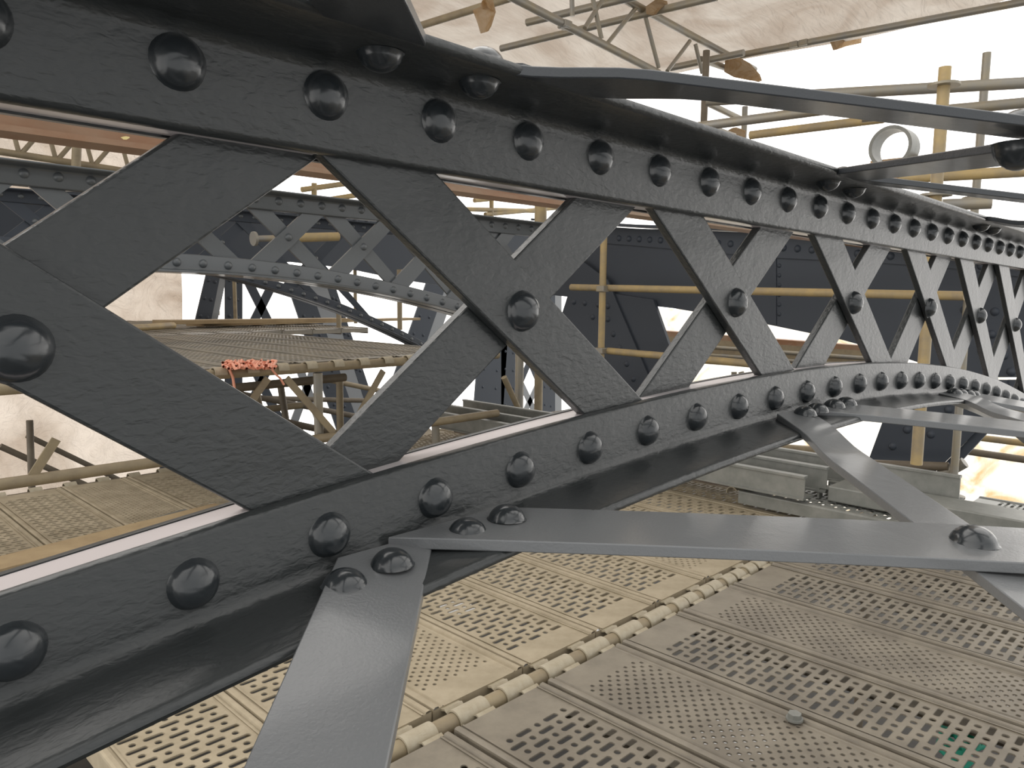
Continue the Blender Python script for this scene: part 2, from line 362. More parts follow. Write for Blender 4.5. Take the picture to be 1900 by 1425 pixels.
# ------------------------------------------------------------------ perforated decks
def plank_mesh(kind, L, matl):
    b = MB(); W2 = .157
    def cell(x0, x1, y0, y1, slot, r, sl):
        cx, cy = (x0+x1)/2, (y0+y1)/2; out = []
        for (ax_, ay_), (bx, by) in (((x0,y0),(x1,y0)), ((x1,y0),(x1,y1)), ((x1,y1),(x0,y1)), ((x0,y1),(x0,y0))):
            for t in (0, 1/3, 2/3): out.append((ax_+(bx-ax_)*t, ay_+(by-ay_)*t))
        rings = [[(x, y, 0) for x, y in out]]
        for dr, z in ((.0016, .0), (.0010, .0009), (0, .0), (0, -.0035)):
            ring = []
            for x, y in out:
                a_ = math.atan2((y-cy)/(y1-y0), (x-cx)/(x1-x0)); c_, s_ = math.cos(a_), math.sin(a_)
                ring.append((cx+(r+dr)*c_+(sl*(1 if c_ > 1e-6 else -1 if c_ < -1e-6 else 0) if slot else 0), cy+(r+dr)*s_, z))
            rings.append(ring)
        vs = [p for rg in rings for p in rg]; n = 12
        b.add(vs, [(k*n+i, k*n+(i+1) % n, (k+1)*n+(i+1) % n, (k+1)*n+i) for k in range(4) for i in range(n)])
    if kind == 'slot':
        nx, px, py = 5, .047, .0286; y = .09; xa = -nx*px/2
        ny = int((L-.18)/py)
        for j in range(ny):
            ya_, yb_ = y+j*py, y+(j+1)*py; e = .0585-.047      # long cells for slots, short ones for round holes
            x0_ = xa
            for i in range(nx):
                slot = (i+j) % 2 == 0; cx_ = xa+(i+.5)*px; h_ = (.0290 if slot else .0180)
                if i == 0 and not slot: b.add([(x0_-.0058,ya_,0),(cx_-h_,ya_,0),(cx_-h_,yb_,0),(x0_-.0058,yb_,0)], [(0,1,2,3)])
                cell(cx_-h_, cx_+h_, ya_, yb_, slot, .0078 if slot else .0082, .0155)
                if i == nx-1 and not slot: b.add([(cx_+h_,ya_,0),(xa+nx*px+.0058,ya_,0),(xa+nx*px+.0058,yb_,0),(cx_+h_,yb_,0)], [(0,1,2,3)])
        ya, yb, xw = y, y+ny*py, nx*px/2+.0055
    else:
        nx, px, py = 13, .0181, .0150; y = .09; ny = int((L-.18)/py); xa = -nx*px/2
        for j in range(ny):
            for i in range(nx):
                x0, x1, y0, y1 = xa+i*px, xa+(i+1)*px, y+j*py, y+(j+1)*py
                if (i+j) % 2 == 0: cell(x0, x1, y0, y1, False, .0052, 0)
                else: b.add([(x0,y0,0),(x1,y0,0),(x1,y1,0),(x0,y1,0)], [(0,1,2,3)])
        ya, yb, xw = y, y+ny*py, nx*px/2
    b.add([(-xw,0,0),(xw,0,0),(xw,ya,0),(-xw,ya,0)], [(0,1,2,3)])
    b.add([(-xw,yb,0),(xw,yb,0),(xw,L,0),(-xw,L,0)], [(0,1,2,3)])
    for s_ in (-1, 1):
        pr = [(xw, 0), (xw+.006, 0), (xw+.009, .0028), (W2-.030, .0028), (W2-.027, -.001), (W2-.019, -.001), (W2-.016, .005), (W2-.006, .006), (W2-.001, .003), (W2, -.002), (W2, -.055), (W2-.012, -.055)]
        secs = [[(s_*x, yy, z) for x, z in pr] for yy in (0, ya, yb, L)]
        b.sweep(secs, closed=False)
    for yy in (0, L): b.add([(-W2,yy,0),(W2,yy,0),(W2,yy,-.04),(-W2,yy,-.04)], [(0,1,2,3)])
    me = b.mesh('deck_panel'); me.materials.append(matl); return me

def claw_mesh(matl):
    b = MB(); secs = []; w = .029; R = .0275
    R = .0305
    prof = [(-.002, -.004), (.006, -.003), (.014, .0005)] + [(R*math.sin(t)+.050, R*math.cos(t)-.020) for t in [math.radians(a) for a in range(-64, 112, 11)]]
    outer = [(y, z) for y, z in prof]; inner = [((y, z-.005) if i < 3 else (.050+(y-.050)*.84, -.020+(z+.020)*.84)) for i, (y, z) in enumerate(prof)]
    loop = outer+inner[::-1]
    b.sweep([[(-w, y, z) for y, z in loop], [(w, y, z) for y, z in loop]])
    me = b.mesh('claw'); me.materials.append(matl); me.polygons.foreach_set('use_smooth', [True]*len(me.polygons))
    try: me.set_sharp_from_angle(angle=math.radians(40))
    except Exception: pass
    return me
ME_CLAW = claw_mesh(M_claw)
PM = {}
def plank(kind, L, matl, x, y, z, label, group, claws_near=(), claws_far=(), ztilt=0):
    key = (kind, L, matl.name)
    if key not in PM: PM[key] = plank_mesh(kind, L, matl)
    root = empty('steel_plank', (x, y, z), label, 'scaffold plank', group)
    o = inst('deck_panel', PM[key], root, (x, y, z)); o.rotation_euler = (0, 0, ztilt)
    for c in claws_near: inst('claw', ME_CLAW, root, (x+c, y, z), (0, 0, math.pi))
    for c in claws_far: inst('claw', ME_CLAW, root, (x+c, y+L, z), (0, 0, 0))
    return root
ZD = -1.02
G1 = 'perforated planks beyond the claw-clamped tube'; G2 = 'perforated planks on the near side of the claw-clamped tube'
kl = {-2: 'slot', -1: 'slot', 0: 'small', 1: 'slot', 2: 'slot', 3: 'slot', 4: 'small', 5: 'slot', 6: 'slot', 7: 'slot'}
ordn = ['first', 'second', 'third', 'fourth', 'fifth', 'sixth', 'seventh', 'eighth', 'ninth', 'tenth', 'eleventh', 'twelfth']
for k in range(-2, 8):
    x = 1.139+.32*k+.16
    hole = 'round-holed' if kl[k] == 'small' else 'slotted'
    plank(kl[k], 3.0, M_deck, x, 1.385, ZD, f'sand-coloured {hole} steel plank beyond the tube, {ordn[k+2]} counting from the left', G1, (-.105, .055), (-.105, .055))
kr = {0: 'slot', 1: 'slot', 2: 'small', 3: 'slot', 4: 'small', 5: 'slot', 6: 'slot', 7: 'slot', 8: 'slot'}
for k in range(0, 8):
    x = 1.115+.328*(k-1)+.164
    hole = 'round-holed' if kr[k] == 'small' else 'slotted'
    plank(kr[k], 3.0, M_deckg, x, 1.285-3.0, ZD, f'grey-brown {hole} steel plank on the near side of the tube, {ordn[k]} counting from the left', G2, (), (-.045, .115))
t = MB().tube((-.4, 1.335, ZD-.020), (4.2, 1.335, ZD-.020), .0242, 20).build('scaffold_tube', M_tube, smooth=50)
tag(t, 'dusty tube under the deck joint, hooked over by rows of plank claws', 'scaffold tube')
for X_, n_ in ((.9, 'left'), (3.9, 'right')):
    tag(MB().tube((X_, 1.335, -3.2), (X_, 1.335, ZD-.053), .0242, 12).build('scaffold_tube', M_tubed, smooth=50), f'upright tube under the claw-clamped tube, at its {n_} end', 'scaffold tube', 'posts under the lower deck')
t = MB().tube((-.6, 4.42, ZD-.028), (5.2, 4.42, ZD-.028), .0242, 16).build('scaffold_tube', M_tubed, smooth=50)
tag(t, 'tube carrying the far ends of the lower deck planks', 'scaffold tube')

# timber and grey strip lying on the lower deck at left
def lying(name, p0, p1, w, h, z, matl, label, cat, sub=None):
    a, c = at(*p0, Z=z+h), at(*p1, Z=z+h); d = (c-a).normalized(); n = Vector((-d.y, d.x, 0))
    a = a-d*.8; c = c+d*.25
    b = MB(); b.prism([Vector((p.x, p.y, z)) for p in (a, c, c+n*w, a+n*w)], (0, 0, h)); return tag(b.build(name, matl, bevel=.002), label, cat)
lying('timber_board', (0, 1056), (340, 968), .15, .035, ZD+.008, M_wood, 'narrow timber batten lying on the lower deck at left edge', 'board')
lying('metal_strip', (0, 1098), (340, 990), .30, .02, ZD+.008, M_galv, 'pale grey metal strip lying beside the timber batten at left edge', 'strip')
# hexagon bolt head on the near deck
p = at(1474, 1335, Z=ZD+.006)
root = empty('hexagon_bolt', p, 'small grey hexagon bolt lying on the near deck at lower right', 'bolt')
hexa = lambda r, z: [(p.x+r*math.cos(math.radians(60*i+10)), p.y+r*math.sin(math.radians(60*i+10)), z) for i in range(6)]
MB().prism(hexa(.0165, p.z+.004), (0, 0, .013)).build('bolt_head', M_galv, root, bevel=.001)
MB().tube((p.x, p.y, p.z), (p.x, p.y, p.z+.005), .02, 20).build('washer', M_galv, root, smooth=40)

# things seen through the holes: white sheets added in place of bright gaps, and a green net
for i, (px, py, w, l_) in enumerate([(1360, 1375, .12, .16), (1700, 1240, .10, .5), (1560, 1180, .08, .6), (1150, 1180, .1, .25), (850, 1130, .08, .12), (1640, 1120, .06, .8)]):
    q = at(px, py, Z=-2.2)
    tag(MB().box((q.x-w*1.3, q.y-l_, -2.2), (q.x+w*1.3, q.y+l_, -2.19)).build('bright_gap_sheet', M_gap),
        f'white sheet added for a bright gap under the deck holes, {ordn[i]} from where the bolt lies', 'sheet', 'white sheets added for bright gaps under the deck')
q = at(1775, 1385, Z=-1.35)
b = MB(); b.pipe([(q.x+.09*math.cos(a_*1.7)+.01*a_, q.y+.05*math.sin(a_*2.3), q.z+.02*math.sin(a_*3)) for a_ in [i*.35 for i in range(40)]], .012, 6)
tag(b.build('green_net', M_green, smooth=60), 'crumpled green netting seen through the slots at lower right', 'netting')

# ------------------------------------------------------------------ raised deck with its lattice beam
ZU = -.365; YU = 3.5
for k in range(0, 11):
    for r_, yy in enumerate((3.54, 6.55)):
        x = 1.36+.32*k+.16
        if x > (3.4 if r_ == 0 else 4.6) or (r_ and k < 1): continue
        plank('slot', 2.98, M_deckd, x, yy, ZU, f'dull steel plank of the raised deck, {ordn[k]} from the left, '+('front row' if r_ == 0 else 'back row'),
              'planks of the raised deck', (-.09, .07) if r_ == 0 else (), ())
beam = empty('lattice_beam', (.2, YU, ZU-.03), 'dusty scaffold lattice beam edging the raised deck', 'lattice beam')
MB().tube((-.2, YU, -.390), (3.42, YU, -.390), .0242, 18).build('top_tube', M_tube, beam, smooth=50)
MB().tube((-.2, YU, -.765), (3.42, YU, -.765), .0242, 18).build('bottom_tube', M_tube, beam, smooth=50)
def strap(par, a, c, w, t_, matl, name='diagonal'):
    a, c = Vector(a), Vector(c); d = (c-a).normalized(); n = Vector((0, 1, 0)).cross(d).normalized()*w/2
    return MB().prism([a+n, c+n, c-n, a-n], (0, t_, 0)).build(name, matl, par)
dg = [((498, 702), (440, 783)), ((532, 702), (620, 803)), ((712, 688), (650, 800)), ((750, 686), (790, 740)), ((105, 815), (60, 885)), ((300, 716), (330, 760))]
for a_, c_ in dg: strap(beam, at(*a_, Y=YU-.004), at(*c_, Y=YU-.004), .036, .009, M_tube)
for x, n_ in ((.62, 'left'), (2.15, 'middle'), (2.95, 'right')):
    tag(MB().tube((x, YU+.05, -3.2), (x, YU+.05, ZU-.06), .0242, 14).build('scaffold_tube', M_tubeg, smooth=50), f'upright tube under the raised deck edge, {n_} one', 'scaffold tube', 'posts under the raised deck')
# loose tubes and boards on the raised deck
def tb(name, a, c, r, matl, label, cat='scaffold tube', group=None, n=14): return tag(MB().tube(a, c, r, n).build(name, matl, smooth=50), label, cat, group)
zz = ZU+.012
def zt_at(x, y, z): return at(x, y, Z=z)
tb('scaffold_tube', zt_at(150, 615, zz+.03), zt_at(322, 604, zz+.03), .03, M_tubey, 'short ochre tube lying on the raised deck')
b = MB(); a_, c_ = zt_at(320, 602, zz+.033), zt_at(650, 597, zz+.033)
b.prism([a_, c_, c_+Vector((-.1, .22, 0)), a_+Vector((-.1, .22, 0))], (0, 0, .038)); tag(b.build('timber_board', M_wood, bevel=.002), 'long timber board lying across the raised deck', 'board')
b = MB(); a_, c_ = zt_at(380, 606, zz), zt_at(780, 594, zz)
b.prism([a_, c_, c_+Vector((-.1, .2, 0)), a_+Vector((-.1, .2, 0))], (0, 0, .03)); tag(b.build('timber_board', M_wood, bevel=.002), 'timber board under the long one, reaching farther right', 'board')
for px, y0_, y1_, lab in ((629, 562, 608, 'short post stub standing on the raised deck beside the boards'), (742, 500, 612, 'upright tube rising from the raised deck towards the grey girder'), (437, 515, 592, 'tan upright tube in front of the dark pier columns'), (660, 470, 600, 'slender upright tube behind the raised deck, against the bright sheeting')):
    p0 = zt_at(px, y1_, zz); p1 = Vector((p0.x, p0.y, at(px, y0_, Y=p0.y).z)); tb('scaffold_tube', p0, p1, .024 if px != 660 else .02, M_tube, lab)
p0 = zt_at(400, 585, zz); root = empty('taped_post', p0, 'short post wrapped in red and white tape on a small base', 'post')
MB().tube(p0, p0+Vector((0, 0, .06)), .06, 12).build('base', M_tubeg, root, smooth=40)
p1 = p0+Vector((0, 0, .06)); MB().tube(p1, p1+Vector((0, 0, .30)), .03, 12).build('tape_wrap', M_red, root, smooth=40)
# rope
rr = random.Random(4); pts = []
for i in range(150):
    q = at(415+95*abs(((i/37.) % 2)-1)+rr.uniform(-5, 5), 676+6*math.sin(i*.9)+rr.uniform(-3, 3), Z=ZU+.012+rr.uniform(0, .02)); pts.append(q)
root = empty('rope', pts[0], 'orange rope heaped on the raised deck edge with two tails hanging down', 'rope')
MB().pipe(pts, .0065, 6).build('coil', M_rope, root, smooth=60)
tail = [at(*p, Y=YU-.04) for p in ((424, 682), (432, 700), (435, 720), (437, 735), (433, 750), (427, 765), (424, 776))]
MB().pipe(tail, .0065, 6).build('tail', M_rope, root, smooth=60)
tail = [at(478, 676, Z=ZU+.02), at(492, 681, Z=ZU+.02), at(503, 684, Y=YU-.03), at(512, 695, Y=YU-.04), at(520, 702, Y=YU-.04), at(527, 714, Y=YU-.04)]
MB().pipe(tail, .0055, 6).build('tail', M_rope, root, smooth=60)

# ------------------------------------------------------------------ rusty beam behind the near girder
root = empty('steel_beam', (-1, 1.5, .255), 'rusty steel beam right behind the upper chord of the near girder', 'beam')
b = MB(); pr = [(0, 0), (.075, 0), (.075, .010), (.044, .012), (.040, .138), (.075, .140), (.075, .15), (0, .15), (0, .14), (.034, .138), (.034, .012), (0, .01)]
b.sweep([[(x, 1.47+y, .250+z) for y, z in pr] for x in (-.6, 7.5)]); b.build('beam_section', M_rust, root)
for px, py, w_ in ((98, 202, .020), (112, 206, .016), (120, 211, .010), (33, 203, .010), (234, 232, .006), (233, 256, .007), (232, 245, .004)):
    q = at(px, py, Y=1.469); tag(MB().prism([(q.x+w_*math.cos(a_)*(1+.3*math.sin(3*a_)), q.y, q.z+w_*.45*math.sin(a_+.4)) for a_ in [i*.7 for i in range(9)]], (0, .001, 0)).build('paint_flake', M_flake, root), 'yellow paint flake')

# ------------------------------------------------------------------ plate girder and pier members behind, blue-grey
def poly(pts, Y): return [at(x, y, Y=Y) for x, y in pts]
XP = 4.9                                   # the plate girder stands across the ribs, behind the posts
LEFT = (0, -math.pi/2, 0)
def polx(pts, X): return [at(x, y, X=X) for x, y in pts]
pg = empty('plate_girder', at(1400, 500, X=XP), 'big blue-grey plate girder with riveted top edge behind the near lattice', 'plate girder')
web = MB().prism(polx([(1000, 418), (1180, 436), (1430, 448), (1620, 462), (1760, 480), (1905, 500), (1905, 700), (1790, 700), (1640, 652), (1560, 630), (1400, 597), (1250, 572), (1142, 560), (1000, 545)], XP), (.02, 0, 0)).build('web', M_blue, pg)
tang = MB().prism(polx([(985, 412), (1180, 424), (1430, 433), (1620, 452), (1760, 470), (1905, 490), (1905, 515), (1760, 497), (1620, 487), (1430, 478), (1180, 456), (985, 440)], XP-.016), (.014, 0, 0)).build('top_angle', M_blue, pg)
a_ = polx([(985, 409), (1180, 421), (1430, 430), (1620, 449), (1760, 467), (1905, 487)], XP-.12)
b = MB(); b.sweep([[p_, p_+Vector((.26, 0, 0)), p_+Vector((.26, 0, .018)), p_+Vector((0, 0, .018))] for p_ in a_]); b.build('top_flange', M_blue, pg)
yv = at(1148, 440, X=XP).y
while yv > 1.15:
    px, py = yv, 0
    c_ = RW.T @ np.array([XP, yv, .55]); px = CX+FPX*c_[0]/c_[2]
    rv(tang, ME_RIVB, at(px, np.interp(px, [1148, 1363, 1500, 1700, 1905], [442, 453, 463, 479, 503]), X=XP-.016), LEFT); yv -= .095
for i in range(7): rv(web, ME_RIVB, at(1446, 475+18*i, X=XP), LEFT, (.6, .6, .6))
MB().prism(polx([(1434, 478), (1440, 478), (1440, 603), (1434, 602)], XP-.008), (.008, 0, 0)).build('joint_cover', M_blue, pg)
for px, py in ((1815, 560), (1846, 578), (1873, 560), (1800, 600), (1840, 620), (1878, 612), (1822, 652), (1862, 660), (1876, 690), (1785, 640), (1790, 575)): rv(web, ME_RIVB, at(px, py, X=XP), LEFT)
def columnx(label, face, side, X, rivs):
    f0 = at(*face[0], X=X); root = empty('pier_column', f0, label, 'column')
    fp = MB().prism(polx(face, X), (.02, 0, 0)).build('face_plate', M_blue, root)
    MB().prism(polx(side, X+.024), (.03, 0, 0)).build('side_plate', M_blue, root)
    for x, y in rivs: rv(fp, ME_RIVB, at(x, y, X=X), LEFT)
columnx('inclined riveted column under the left end of the plate girder', [(1040, 590), (1075, 480), (1128, 520), (1145, 562), (1200, 690), (1235, 780), (1110, 780)], [(1140, 545), (1212, 556), (1262, 700), (1262, 780), (1235, 780), (1200, 690)], XP-.07,
       [(1065, 560), (1085, 562), (1108, 532), (1110, 565), (1128, 568), (1100, 588), (1128, 592), (1138, 620), (1150, 645), (1163, 675), (1175, 703)])
columnx('inclined riveted column under the right half of the picture, seen below the lower chord', [(1655, 735), (1790, 705), (1868, 705), (1868, 745), (1722, 888), (1606, 868)], [(1868, 705), (1895, 705), (1895, 735), (1752, 890), (1722, 890), (1868, 745)], XP-.07,
       [(1683, 797), (1727, 806), (1656, 828), (1700, 760), (1760, 760)])
def poly(pts, Y): return [at(x, y, Y=Y) for x, y in pts]
bp = empty('plate_girder', at(600, 450, Y=7.2), 'dark plate girder in the back, filling the gaps of the second lattice girder', 'plate girder')
MB().prism(poly([(-50, 350), (300, 372), (600, 398), (880, 418), (1010, 424), (1010, 545), (900, 545), (820, 530), (740, 518), (640, 497), (540, 486), (440, 492), (300, 480), (-50, 470)], 7.2), (0, .02, 0)).build('web', M_blue, bp)
MB().prism(poly([(-50, 344), (300, 366), (600, 392), (880, 412), (1010, 418), (1010, 432), (880, 427), (600, 409), (300, 386), (-50, 366)], 7.17), (0, .03, 0)).build('top_angle', M_blue, bp)
for i in range(46):
    px = 0+22*i; rv(bp, ME_RIVB, at(px, 7+np.interp(px, [-50, 300, 600, 880, 1010], [351, 373, 399, 418, 423]), Y=7.165))
def column(label, face, side, Y, rivs, matf=M_blue, mats=M_blue, th=.025, grp=None, depth=.3):
    f0 = at(*face[0], Y=Y); root = empty('pier_column', f0, label, 'column', grp)
    fp = MB().prism(poly(face, Y), (0, th, 0)).build('face_plate', matf, root)
    if side: MB().prism(poly(side, Y+.004), (0, .045, 0)).build('side_plate', mats, root)
    for x, y in rivs: rv(fp, ME_RIVB, at(x, y, Y=Y))
    return root
# far pier columns standing past the raised deck
YC = 9.6
def colpx(label, x0, x1, xb0, xb1, xs=None, riv=True, mf=M_blue):
    face = [(x0, 500), (x1, 500), (xb1, 900), (xb0, 900)]
    side = None if xs is None else [(x1, 500), (x1+xs, 500), (xb1+xs, 900), (xb1, 900)]
    R = []
    if riv:
        for j in range(9):
            yy = 520+33*j; f = (yy-500)/400; a0 = x0+(xb0-x0)*f; a1 = x1+(xb1-x1)*f
            R += [(a0+(a1-a0)*.25, yy), (a0+(a1-a0)*.7, yy+3)]
    return column(label, face, side, YC, R, matf=mf, mats=M_light, grp='far pier columns')
colpx('far dark column leaning right, left of the taped post', 385, 411, 290, 330, 12)
colpx('far dark upright column between two lattice panels', 418, 450, 418, 450, None)
colpx('far dark column leaning the other way, with a pale grey side', 524, 564, 660, 705, 32)
colpx('thin far dark column right of the pale-sided one', 597, 612, 728, 745, None)
colpx('far dark column leaning left, at the right end of the raised deck', 800, 838, 660, 700, 20)
colpx('far dark column leaning left behind the trough beams', 900, 950, 868, 925, None)
colpx('far upright column below the deck, right of centre', 930, 962, 930, 962, None)
colpx('far upright column behind the grey trough beams', 1005, 1030, 1005, 1030, 12)
for i, (xa, xb2, y0_, y1_) in enumerate([(450, 520, 500, 640), (450, 520, 640, 780), (540, 600, 640, 800), (962, 1005, 620, 720), (962, 1005, 700, 790)]):
    r = empty('crossed_flats', at(xa, y0_, Y=YC), ['far lattice panel of crossed flats above the raised deck', 'far lattice panel of crossed flats just below the raised deck', 'far lattice panel of crossed flats behind the rope tail', 'far lattice panel at centre, upper one', 'far lattice panel at centre, lower one'][i], 'lattice bracing', 'far lattice panels')
    for (p_, q_) in (((xa, y0_), (xb2, y1_)), ((xb2, y0_), (xa, y1_))): strap(r, at(*p_, Y=YC+.03), at(*q_, Y=YC+.03), .12, .02, M_light if i in (2, 4) else M_blue, 'lattice_flat')
# dark tubes criss-crossing under the raised deck
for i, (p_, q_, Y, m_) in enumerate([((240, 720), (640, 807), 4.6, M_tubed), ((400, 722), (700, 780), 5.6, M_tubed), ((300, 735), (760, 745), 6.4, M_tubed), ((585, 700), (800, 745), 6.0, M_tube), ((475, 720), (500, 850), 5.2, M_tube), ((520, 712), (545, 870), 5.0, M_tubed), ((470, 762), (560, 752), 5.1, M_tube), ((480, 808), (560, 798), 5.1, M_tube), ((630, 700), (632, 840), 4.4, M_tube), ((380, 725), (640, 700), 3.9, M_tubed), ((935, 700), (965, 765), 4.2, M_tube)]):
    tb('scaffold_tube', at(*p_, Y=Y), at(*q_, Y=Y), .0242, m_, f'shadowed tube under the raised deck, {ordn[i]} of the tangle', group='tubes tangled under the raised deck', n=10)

# ------------------------------------------------------------------ tubes beside and behind the near girder
def coupler(par, p_, r=.036, disc=False):
    p_ = Vector(p_)
    if disc: MB().tube(p_+Vector((0, 0, -.005)), p_+Vector((0, 0, .005)), .062, 20).build('rosette', M_tubeg, par, smooth=40)
    else:
        MB().box(p_-Vector((.034, .034, .022)), p_+Vector((.034, .034, .022))).build('coupler', M_tubeg, par, bevel=.006)
def post(px, py, px2, py2, Y, r, matl, label, discs=(), coup=()):
    a_ = at(px, py, Y=Y); c_ = at(px2, py2, Y=Y); x = (a_.x+c_.x)/2
    root = empty('scaffold_post', (x, Y, c_.z), label, 'scaffold post')
    MB().tube((x, Y, c_.z), (x, Y, a_.z), r, 20).build('tube', matl, root, smooth=50)
    for d_ in discs: coupler(root, (x, Y, at(px, d_, Y=Y).z), disc=True)
    for d_ in coup: coupler(root, (x, Y, at(px, d_, Y=Y).z))
    return root, x
P1, xp1 = post(1750, 122, 1704, 860, 1.06, .0242, M_tubey, 'left one of the two thick upright posts at right, with a disc near its top', discs=(157, 366))
P2, xp2 = post(1835, 101, 1760, 960, 1.15, .0200, M_tubeg, 'right one of the two upright posts at right, the taller one', discs=(203, 376, 880))
P3, xp3 = post(1123, 400, 1112, 730, 3.42, .0242, M_tubey, 'ochre upright post standing in front of the plate girder', coup=(536, 650))
P4, xp4 = post(1006, 360, 1000, 460, 3.9, .045, M_tubey, 'thick yellowish post above the far girder, left of centre')
P5, xp5 = post(1383, 198, 1378, 290, 3.0, .022, M_tubeg, 'short rusty upright tube below the long upper flat bar')
P6, xp6 = post(1313, 95, 1303, 250, 3.0, .0242, M_tubed, 'dark upright tube at the end of the roof truss', coup=(236,))
P7, xp7 = post(1797, 500, 1770, 640, 2.4, .024, M_tubey, 'ochre post piece seen through the lattice near the right edge', coup=(545,))
P8, xp8 = post(965, 655, 962, 770, 4.3, .035, M_tubeg, 'pale post left of the trough beams, below the lattice crossing')
P9, xp9 = post(1000, 690, 998, 775, 4.3, .035, M_tube, 'tan post right beside the pale one below the lattice crossing')
def ledg(a_, c_, z, matl, label, r=.0242, cp=(), ext=0):
    p_, q_ = at(*a_, Z=z), at(*c_, Z=z); X_ = (p_.x+q_.x)/2
    root = empty('scaffold_ledger', p_, label, 'scaffold tube')
    d = (q_-p_).normalized()
    MB().tube(p_, q_+d*ext, r, 18).build('tube', matl, root, smooth=50)
    for t_ in cp: coupler(root, p_+(q_-p_)*t_)
    return root
ledg((1310, 187), (1900, 154), .92, M_tubeg, 'upper level tube crossing behind the thick post with the disc', ext=.3)
ledg((1600, 218), (1900, 191), .88, M_tubeg, 'tube reaching the disc of the taller post from the right edge', ext=.3)
ledg((1272, 238), (1560, 200), .90, M_tubeg, 'grey tube running from the dark upright under the long flat bar')
ledg((1392, 251), (1640, 220), .95, M_tubey, 'yellow-brown tube just below the grey one under the long flat bar')
ledg((1668, 331), (1900, 318), .55, M_tubey, 'ochre tube between the two upright posts, below the crossing bars', ext=.3)
ledg((1748, 380), (1840, 377), .40, M_tubeg, 'short grey tube clamped to the taller post above the top chord')
def ledgx(a_, c_, X_, matl, label, r=.0242):
    p_, q_ = at(*a_, X=X_), at(*c_, X=X_); z = (p_.z+q_.z)/2
    root = empty('scaffold_ledger', p_, label, 'scaffold tube')
    MB().tube((X_, p_.y, p_.z), (X_, q_.y, q_.z), r, 18).build('tube', matl, root, smooth=50)
    return root
ledgx((1060, 533), (1790, 549), 4.42, M_tubey, 'long ochre tube across the front of the plate girder')
ledgx((1128, 651), (1560, 690), 4.42, M_tubey, 'lower ochre tube beneath the plate girder, behind the lattice')
ledgx((1320, 820), (1560, 838), 5.2, M_tube, 'tan tube just below the lower chord right of centre')
ledgx((1560, 858), (1760, 866), 4.6, M_tubed, 'brown tube meeting the taller post near its foot')
ledgx((1785, 836), (1930, 857), 6.0, M_tubed, 'dark rail in front of the cream sheeting at the right edge')
ledgx((1800, 810), (1930, 826), 6.4, M_tubey, 'ochre rail above the dark one at the right edge')
p_, q_ = at(1745, 893, Y=1.12), at(1792, 845, Y=1.2)
tb('scaffold_tube', at(1718, 898, Y=1.3), at(1790, 858, Y=1.12), .03, M_tubeg, 'stubby swivel tube clamped to the foot of the taller post')
# end of a tube seen through the second girder: collar, shaft and timber-coloured sleeve
root = empty('jack_tube', at(560, 441, Y=4.6), 'short tube with yellow sleeve and round head behind the grey girder', 'scaffold tube')
MB().tube(at(474, 443, Y=4.6), at(556, 441, Y=4.6), .02, 14).build('shaft', M_tubeg, root, smooth=50)
MB().tube(at(469, 443, Y=4.6), at(474, 443, Y=4.6), .045, 16).build('head', M_tubeg, root, smooth=50)
MB().tube(at(553, 441, Y=4.6), at(627, 439, Y=4.6), .03, 14).build('sleeve', M_tubey, root, smooth=50)

# ------------------------------------------------------------------ stacked planks and beams past the lower deck
def ch_beam(px, py, z, matl, label, w=.06, h=.11, y0=1.43, y1=4.1):
    X_ = at(px, py, Z=z).x
    root = empty('steel_channel', (X_, y0, z-h), label, 'beam', 'long beams laid past the lower deck')
    pr = [(-.004, 0), (-.004, -.010), (.004, -.012), (.004, -h+.012), (-.004, -h+.01), (-.004, -h), (w, -h), (w, -h+.01), (.012, -h+.012), (.012, -.012), (w*.35, -.010), (w*.35, 0)]
    MB().sweep([[(X_+x, y, z+zz_) for x, zz_ in pr] for y in (y0, y1)]).build('channel_section', matl, root)
    return root
ch_beam(1332, 862, -.88, M_brown, 'brown channel beam nearest the perforated planks', .07, .11, y0=1.80)
ch_beam(1332, 856, -.80, M_galv, 'lower grey channel beam on top of the brown one', .10, .11)
ch_beam(1378, 842, -.78, M_galv, 'middle grey channel beam with a pale top edge', .10, .12, y0=1.40)
ch_beam(1422, 828, -.76, M_galv, 'farthest grey channel beam beside the bright gap', .08, .12, y0=.9)
plank('slot', 2.6, M_galv, 3.50, 1.76-2.6, -.935, 'grey galvanised perforated plank lying on top of the deck, claws towards the left', 'loose galvanised planks', (), (-.1, .08))
X_ = at(1535, 895, Z=-.84).x
root = empty('steel_tray', (X_, 1.4, -.88), 'upturned galvanised plank with a plain side lying on the perforated one', 'scaffold plank')
yy = at(1532, 905, Z=-.86).y
MB().box((X_, yy-2.2, -.925), (X_+.19, yy, -.855)).build('tray_body', M_galv, root, bevel=.006)
for c in (-.02, .1):
    MB().prism([(X_+.05+c, yy, -.87), (X_+.05+c, yy+.06, -.87), (X_+.05+c, yy+.06, -.93), (X_+.05+c, yy+.05, -.93), (X_+.05+c, yy+.05, -.88), (X_+.05+c, yy, -.88)], (.04, 0, 0)).build('hook', M_galv, root)
plank('slot', 3.0, M_galv, 4.75, -1.9, -1.12, 'grey perforated toe plank at the foot of the posts by the right edge', 'loose galvanised planks')
